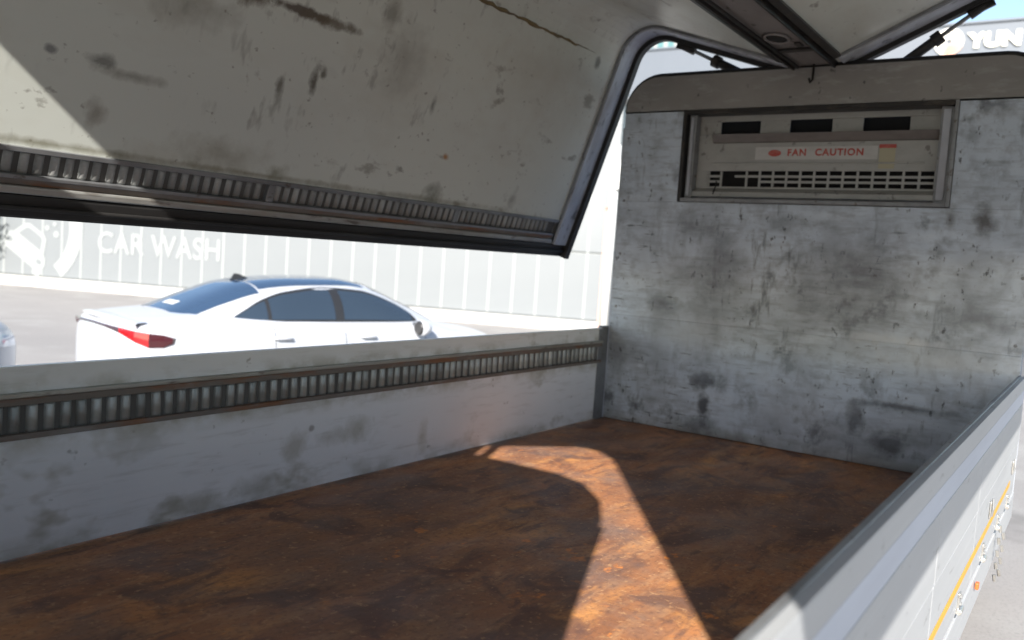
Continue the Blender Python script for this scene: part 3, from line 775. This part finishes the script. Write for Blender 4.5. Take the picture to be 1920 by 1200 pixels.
def make_sedan(label, loc, heading):
    rz = -heading                                  # local +Y points forward: X = length, kept in its own axis below
    root = thing('sedan', loc, label, 'car', 'white sedans parked on the lot', rz=rz, world=False)
    def L(x, y, z): return (-y, x, z)              # (forward, left, up) -> local axes with forward along +Y
    st_ = [-2.56, -2.55, -2.53, -2.50, -2.45, -2.39, -2.32] + frange(-2.25, 2.0, 42) + [2.08, 2.15, 2.21, 2.27, 2.31, 2.34, 2.355, 2.36]
    mb = MB(); rows = []
    for x in st_:
        w, T, B = cw(x), cT(x), cB(x)
        half = [(0, B), (w * .6, B)]
        for k in range(5):
            z = B + (ZM - B) * k / 5; half.append((w * (1 - .07 * ((ZM - z) / (ZM - B)) ** 2), z))
        for k in range(15):
            a = PI / 2 * k / 14
            half.append((w * max(0, cos(a)) ** .5, ZM + (T - ZM) * sin(a) ** .5))
        ring = [(x, y, z) for y, z in half] + [(x, -y, z) for y, z in half[::-1][1:-1]]
        rows.append([L(*q) for q in ring])
    k = len(rows[0]); V = [p for r in rows for p in r]
    Fs = [(i * k + j, i * k + (j + 1) % k, (i + 1) * k + (j + 1) % k, (i + 1) * k + j) for i in range(len(rows) - 1) for j in range(k)]
    Fs += [tuple(range(k)), tuple((len(rows) - 1) * k + j for j in range(k))[::-1]]
    mb.add(V, Fs)
    body = mb.build('body', MT['paint'], root, smooth=True)
    # greenhouse
    gs = frange(-2.12, 1.25, 46); mb = MB(); rows = []
    for x in gs:
        r = []
        for kk in range(21):
            a = PI * kk / 20
            t = sin(a) ** (2 / 3.2) if 0 < kk < 20 else 0
            z = GB + (gz(x) - GB) * t
            y = green_y(x, z) * (1 if kk < 10 else -1 if kk > 10 else 0)
            r.append(L(x, y, z))
        rows.append(r)
    k = 21; V = [p for r in rows for p in r]
    Fs = [(i * k + j, i * k + j + 1, (i + 1) * k + j + 1, (i + 1) * k + j) for i in range(len(rows) - 1) for j in range(k - 1)]
    mb.add(V, Fs); mb.build('roof', MT['paint'], root, smooth=True)
    # side windows follow the greenhouse
    top = spline([(-1.52, 1.045), (-1.35, 1.14), (-1.17, 1.232), (-.87, 1.318), (-.35, 1.372), (.07, 1.352), (.44, 1.25), (.76, 1.09), (.80, 1.04)])
    bel = spline([(-1.52, 1.038), (-.9, 1.038), (0, 1.034), (.8, 1.025)])
    for sd in (-1, 1):
        def pane(name, xa, xb, material, off, lo=0.0, hi=1.0, n=18):
            return MB().grid(lambda x, t: L(x, sd * (green_y(x, bel(x) + (top(x) - bel(x)) * t) + off), bel(x) + (top(x) - bel(x)) * t), frange(xa, xb, n), frange(lo, hi, 7)).build(name, material, root, smooth=True)
        pane('window_surround', -1.515, .795, MT['blackplastic'], .003, -.03, 1.03, 40)
        pane('side_window', -1.46, -1.13, MT['carglass'], .007, .04, .93, 10)
        pane('side_window', -1.09, -.34, MT['carglass'], .007, .04, .95)
        pane('side_window', -.23, .72, MT['carglass'], .007, .04, .95)
        # doors stand a hair proud so that the gaps read
        for xa, xb, hx in ((-1.10, -.27, -1.02), (-.26, .82, .02)):
            d = MB().grid(lambda x, z: L(x, sd * (body_y(x, z) + .003), z), frange(xa, xb, 14), [.30, .42, .54, .62, .70, .78, .85, .92, .97]).build('door', MT['paint'], root, smooth=True)
            yb = body_y(hx, .87)
            hb = MB()
            pts = [L(hx - .105, sd * (yb + .006), .872), L(hx - .085, sd * (yb + .034), .873), L(hx + .075, sd * (yb + .034), .868), L(hx + .10, sd * (yb + .006), .866)]
            hb.tube(pts, [.012, .016, .016, .012], 8)
            hb.build('handle', MT['paint'], d, smooth=True)
            MB().prism([(hx - .08 + .075 * (1 + cos(a * PI / 6)), .868 + .024 * sin(a * PI / 6)) for a in range(12)], 0, 1,
                       lambda a, t, c_: L(a, sd * (body_y(a, c_) + .0045 + .001 * t), c_)).build('handle_recess', MT['headlamp'], d)
        # dark line at the door edges
        for xx in (-1.105, -.265, .825):
            MB().grid(lambda x, z: L(x + (.05 * ((z - .95) ** 2 if xx < -1 else 0)), sd * (body_y(x, z) + .0022), z), [xx - .004, xx + .004], frange(.30, .97, 10)).build('door_gap', MT['blackplastic'], body)
        # mirror
        mr = MB(); c0 = Vector((.72, sd * .985, .965)); n_ = 10
        def mir(u, v):
            a, b = u, v
            return L(c0.x - .03 + .11 * cos(a) * cos(b) * (1.25 if cos(a) * cos(b) > 0 else .3), c0.y + .125 * sin(a) * cos(b), c0.z + .092 * sin(b))
        mr.grid(mir, frange(0, 2 * PI, 17), frange(-PI / 2, PI / 2, 9))
        mo = mr.build('mirror', MT['paint'], root, smooth=True)
        MB().tube([L(.73, sd * .80, .985), L(.72, sd * .93, .965)], [.03, .022], 8).build('mirror_arm', MT['blackplastic'], mo)
        MB().tube([L(.665, sd * .985, .965), L(.645, sd * .985, .965)], [.085, .070], 14).build('mirror_glass', MT['blackplastic'], mo)
        # rear lamp: red blade on the rear face, smoked end wrapping the corner
        path = [(-2.565, 0), (-2.556, .34), (-2.520, .59), (-2.435, .733), (-2.33, .808), (-2.22, .853), (-2.14, .876)]
        hh = [.010, .013, .024, .050, .066, .058, .024]
        zc = [.965, .957, .938, .892, .860, .856, .860]
        def lamp(i0, i1, material, name):
            vs_ = []
            for i in range(i0, i1 + 1):
                x, y = path[i]; ox = -.012 if i < 5 else -.003; oy = .006 if i > 2 else 0
                vs_ += [L(x + ox, sd * (y + oy), zc[i] - hh[i]), L(x + ox - .006, sd * (y + oy + .004), zc[i]), L(x + ox, sd * (y + oy), zc[i] + hh[i]), L(x + .05, sd * max(0, y - .03), zc[i] + hh[i] * .8), L(x + .05, sd * max(0, y - .03), zc[i] - hh[i] * .8)]
            nn = i1 - i0
            fs = [(j * 5 + a, j * 5 + (a + 1) % 5, (j + 1) * 5 + (a + 1) % 5, (j + 1) * 5 + a) for j in range(nn) for a in range(5)]
            fs += [tuple(range(5)), tuple(nn * 5 + a for a in range(5))]
            MB().add(vs_, fs).build(name, material, root)
        lamp(0, 2, MT['lamp_bar'], 'lamp_bar')
        lamp(2, 4, MT['lamp_red'], 'tail_lamp')
        lamp(4, 6, MT['lamp_dark'], 'tail_lamp')
        MB().grid(lambda x, z: L(x, sd * (body_y(x, z) + .004), z), frange(1.92, 2.25, 10), frange(.64, .74, 5)).build('headlight', MT['headlamp'], root, smooth=True)
    # glass areas seen from above
    rg = MB().grid(lambda x, t: L(x, t * (.585 + .01 * (x + 2)), green_z(x, t * (.585 + .01 * (x + 2))) + .004), frange(-2.0 + .03, -1.14, 16), frange(-1, 1, 15))
    rg.build('rear_window', MT['roofglass'], root, smooth=True)
    MB().grid(lambda x, t: L(x, t * .53, green_z(x, t * .53) + .004), frange(-1.12, .18, 18), frange(-1, 1, 15)).build('roof_glass', MT['roofglass'], root, smooth=True)
    MB().grid(lambda x, t: L(x, t * (.54 + .12 * (x - .3)), green_z(x, t * (.54 + .12 * (x - .3))) + .004), frange(.28, 1.14, 16), frange(-1, 1, 15)).build('windscreen', MT['carglass'], root, smooth=True)
    # small white patch over the rear window and the fin on the roof
    MB().grid(lambda x, t: L(x, t, green_z(x, t) + .007), frange(-1.86, -1.78, 4), frange(-.16, .10, 6)).build('window_patch', MT['sticker'], root)
    fin = [(-1.20, 1.375), (-1.10, 1.47), (-1.06, 1.475), (-.93, 1.405)]
    MB().add([L(x, y, z) for y in (-.02, .02) for x, z in ((-1.20, 1.36), (-.90, 1.40))] + [L(-1.13, -.006, 1.475), L(-1.13, .006, 1.475), L(-1.08, -.006, 1.47), L(-1.08, .006, 1.47)],
             [(0, 1, 6, 4), (2, 5, 7, 3), (0, 4, 5, 2), (1, 3, 7, 6), (4, 6, 7, 5)]).build('antenna_fin', MT['blackplastic'], root)
    # lip along the boot edge
    MB().grid(lambda t, k_: L(*[(-2.36 + .05 * t * t, t * .68, 1.045 - .03 * t * t), (-2.52 + .12 * t * t, t * .69, 1.055 - .045 * t * t), (-2.58 + .15 * t * t, t * .70, 1.050 - .05 * t * t), (-2.555 + .15 * t * t, t * .69, 1.01 - .05 * t * t)][k_]), frange(-1, 1, 19), [0, 1, 2, 3]).build('boot_lip', MT['paint'], root, smooth=True)
    # wheels
    for sx in (-1.45, 1.38):
        for sd in (-1, 1):
            MB().tube([L(sx, sd * .86, .345), L(sx, sd * .937, .345)], .375, 30).build('wheel_arch', MT['blackplastic'], body)
            o = wheel(root, 0, 0, .335, .22, rimr=.72)
            o.location = L(sx, sd * .845, 0)
    return root

a4 = math.radians(4.0)
car1 = make_sedan('white fastback sedan with red tail lamp beyond the far gate, mostly in view', (-5.216, 2.736, 0), math.radians(11.5))
def copy_tree(o, parent=None):
    c = o.copy(); COL.objects.link(c); c.parent = parent
    for chd in list(o.children): copy_tree(chd, c)
    return c
car2 = copy_tree(car1)
car2.location = (-6.07, -2.93, 0)
car2.rotation_euler = (0, 0, -a4)
car2.scale = (1, 1, 1.3)
car2['label'] = 'white car cut off by the left edge, only its rounded nose showing'

# ================================================================== car wash building
P0, P1 = Vector((-27.5, 7.05, 0)), Vector((-8.22, 15.525, 0))
dv = (P1 - P0).normalized(); LEN = (P1 - P0).length
nv = Vector((dv.y, -dv.x, 0))                     # towards the camera
ang = math.atan2(dv.y, dv.x)
wash = thing('car_wash_building', P0, 'pale grey panelled building with white car wash lettering', 'building', rz=ang, world=False)
# local axes: x along the wall, y away from the camera, z up
MB().box(0, LEN, .05, 9.0, 0, 6.0).build('wall', MT['joint'], wash)
MB().box(-.02, LEN + .02, -.30, .049, 0, .30).build('plinth', MT['plinth'], wash, bevel=.02)
MB().box(-.1, LEN + .1, -.12, 9.1, 6.0, 6.25).build('parapet', MT['plinth'], wash, bevel=.02)
PW = .62
npan = int(LEN / PW)
pw = LEN / npan
for j, (z0, z1) in enumerate(((.33, 2.03), (2.08, 5.97))):
    me = MB().box(.004, pw - .004, -.004, .055, z0, z1).mesh('siding_panel', MT['siding'])
    for i in range(npan):
        piece('siding_panel', me, wash, (i * pw, 0, 0))
strip_me = MB().box(-.028, .028, -.012, -.0045, .33, 5.97).mesh('joint_strip', MT['joint'])
for i in range(1, npan):
    piece('joint_strip', strip_me, wash, (i * pw, 0, 0))

# painted film lettering and emblem, a few millimetres proud of the siding
tm = text_mesh('CAR WASH', .86, .003, .012, 1.04)
tm.materials.clear(); tm.materials.append(MT['signwhite'])
o = bpy.data.objects.new('sign_lettering', tm); COL.objects.link(o); o.parent = wash
xs_ = [v.co.x for v in tm.vertices]; ys_ = [v.co.y for v in tm.vertices]
sx, sy = 3.82 / (max(xs_) - min(xs_)), .62 / (max(ys_) - min(ys_))
for v in tm.vertices:
    v.co.x = (v.co.x - (max(xs_) + min(xs_)) / 2) * sx; v.co.y = (v.co.y - (max(ys_) + min(ys_)) / 2) * sy
o.location = (8.20, -.018, 1.44); o.rotation_euler = (PI / 2, 0, 0)
rc = (3.90, 1.75)
rm = MB(); N_ = 96
for k in range(N_):
    a0, a1 = 2 * PI * k / N_, 2 * PI * (k + 1) / N_
    q = [(rc[0] + r * cos(a), rc[1] + r * sin(a)) for r, a in ((1.45, a0), (1.88, a0), (1.88, a1), (1.45, a1))]
    if min(p[1] for p in q) < .335: continue
    rm.prism(q, -.019, -.0125)
rm.build('sign_ring', MT['signwhite'], wash)
ic = (3.93, 1.13); ca, sa = cos(math.radians(-33)), sin(math.radians(-33))
def icon(pts, y0_, y1_, name, m_):
    return MB().prism([(ic[0] + x * ca - z * sa, ic[1] + x * sa + z * ca) for x, z in pts], y0_, y1_).build(name, m_, wash)
def oval(cx, cz, rx, rz_, n=14): return [(cx + rx * cos(2 * PI * k / n), cz + rz_ * sin(2 * PI * k / n)) for k in range(n)]
icon([(-.82, -.48), (-.80, -.05), (-.70, .10), (-.60, .16), (-.42, .58), (-.28, .66), (.28, .66), (.42, .58), (.60, .16), (.70, .10), (.80, -.05), (.82, -.48), (.58, -.50), (.52, -.36), (-.52, -.36), (-.58, -.50)], -.019, -.0125, 'sign_car', MT['signwhite'])
icon([(-.44, .20), (-.31, .50), (-.22, .55), (.22, .55), (.31, .50), (.44, .20)], -.024, -.0195, 'sign_windscreen', MT['siding'])
for cx_ in (-.58, .58):
    icon(oval(cx_, -.10, .10, .075), -.024, -.0195, 'sign_headlight', MT['siding'])
for x, z, r in ((4.92, 1.57, .09), (4.62, 1.74, .075), (4.86, 1.86, .06)):
    MB().prism(oval(x, z, r, r), -.019, -.0125).build('sign_drop', MT['signwhite'], wash)

# ---- pole with a lamp box at the corner of the wash wall
pl = thing('lamp_pole', (-7.45, 13.9, 0), 'white pole with a white box beside the end of the pale wall', 'pole')
px, py = -7.45, 13.9
MB().tube([(px, py, 0), (px, py, 4.6)], .10, 16).build('post', MT['pole'], pl, smooth=True)
MB().box(px - .17, px + .17, py - .14, py + .14, 3.55, 4.25).build('lamp_box', MT['pole'], pl, bevel=.05)
MB().box(px - .16, px + .16, py - .16, py + .16, 0, .05).build('base_plate', MT['galv'], pl, bevel=.01)
MB().tube([(px - .26, py + .2, 0), (px - .26, py + .2, 3.2)], .035, 10).build('conduit', MT['polered'], pl)
MB().tube([(px - .28, py + .2, 3.1), (px, py, 3.3)], .03, 8).build('conduit_arm', MT['polered'], pl)

# ================================================================== office building ahead
off = thing('office_building', (-10, 34, 0), 'blue grey office building with a lettered fascia against the sky', 'building')
MB().box(-24, 18, 34.2, 52, 0, 11.9).build('wall', MT['fascia'], off)
MB().box(-24.1, 18.1, 33.98, 34.19, 9.9, 12.05).build('fascia', MT['fascia'], off, bevel=.03)
MB().box(-24.15, 18.15, 33.90, 34.30, 12.05, 12.16).build('coping', MT['fascia'], off, bevel=.02)
for k in range(14):
    x = -23 + k * 2.9
    for z in (1.0, 4.0, 7.0):
        w_ = MB().box(x, x + 2.2, 34.12, 34.19, z, z + 1.9).build('window', MT['teal'], off)
        MB().box(x + 1.07, x + 1.13, 34.08, 34.119, z, z + 1.9).build('mullion', MT['mullion'], w_)
        MB().box(x - .06, x + 2.26, 34.04, 34.18, z - .1, z - .01).build('sill', MT['mullion'], w_)
tw = MB().box(-24, -9.2, 35.0, 50, 12.16, 17.5).build('upper_storey', MT['mullion'], off)
pane = MB().box(0, .30, -.02, .03, 12.25, 17.0).mesh('window_pane', MT['teal'])
for k in range(27):
    o = piece('window_pane', pane, tw, (-23.9 + k * .54, 34.975, 0))
# lettering and rings on the fascia
tm = text_mesh('YUN', .80, .04, .045, 1.0)
tm.materials.clear(); tm.materials.append(MT['cream'])
xs_ = [v.co.x for v in tm.vertices]; ys_ = [v.co.y for v in tm.vertices]
sx, sy = 1.86 / (max(xs_) - min(xs_)), .60 / (max(ys_) - min(ys_))
for v in tm.vertices:
    v.co.x = (v.co.x - min(xs_)) * sx; v.co.y = (v.co.y - min(ys_)) * sy
o = bpy.data.objects.new('fascia_lettering', tm); COL.objects.link(o); o.parent = off
o.location = Vector((-3.10, 33.93, 11.10)) - Vector((-10, 34, 0)); o.rotation_euler = (PI / 2, 0, 0)
for i, (r0, r1) in enumerate(((.46, .53), (.345, .405), (.235, .295), (.11, .185))):
    for half, m_ in ((0, MT['cream']), (1, MT['logo_o'])):
        rm = MB(); n0, n1 = ((-2, 22) if half == 0 else (22, 30))
        for k in range(n0, n1):
            a0, a1 = 2 * PI * k / 32, 2 * PI * (k + 1) / 32
            rm.prism([(-3.73 + r * cos(a), 11.42 + r * sin(a)) for r, a in ((r0, a0), (r1, a0), (r1, a1), (r0, a1))], 33.90, 33.97)
        rm.build('emblem_ring', m_, off)

# ================================================================== tree at the left end of the wash wall
tb = Vector((-25.25, 7.2, 0))
tree = thing('street_tree', tb, 'green leafy tree at the left end of the pale car wash wall', 'tree')
tr = MB()
tr.tube([tb, tb + Vector((.05, .02, 1.0)), tb + Vector((.0, .08, 1.9))], [.13, .10, .07], 10)
for k in range(7):
    a = k * 2.4
    s0 = tb + Vector((.02, .04, 0.8 + .13 * k))
    tr.tube([s0, s0 + Vector((.35 * cos(a), .35 * sin(a), .3)), s0 + Vector((.7 * cos(a), .7 * sin(a), .5))], [.05, .03, .012], 6)
tr.build('trunk', MT['bark'], tree, smooth=True)
cr = MB(); rr = random.Random(11)
for k in range(2600):
    th, u = rr.uniform(0, 2 * PI), rr.uniform(-1, 1)
    rad = .95 * rr.uniform(.35, 1) ** .5 * (1 + .22 * sin(3 * th + 2 * u) + .15 * sin(7 * th))
    c = tb + Vector((rad * cos(th) * (1 - u * u) ** .5, rad * sin(th) * (1 - u * u) ** .5, 1.75 + 1.15 * u * rad / .95))
    d1 = Vector((rr.gauss(0, 1), rr.gauss(0, 1), rr.gauss(0, .6))).normalized(); d2 = d1.cross(Vector((rr.gauss(0, 1), rr.gauss(0, 1), rr.gauss(0, 1)))).normalized()
    s_ = rr.uniform(.05, .09)
    cr.add([c - d1 * s_, c + d2 * s_ * .5, c + d1 * s_, c - d2 * s_ * .5], [(0, 1, 2, 3)])
me = bpy.data.meshes.new('crown'); me.from_pydata(cr.v, [], cr.f); me.materials.append(MT['leaf'])
o = bpy.data.objects.new('crown', me); COL.objects.link(o); place(o, tree)
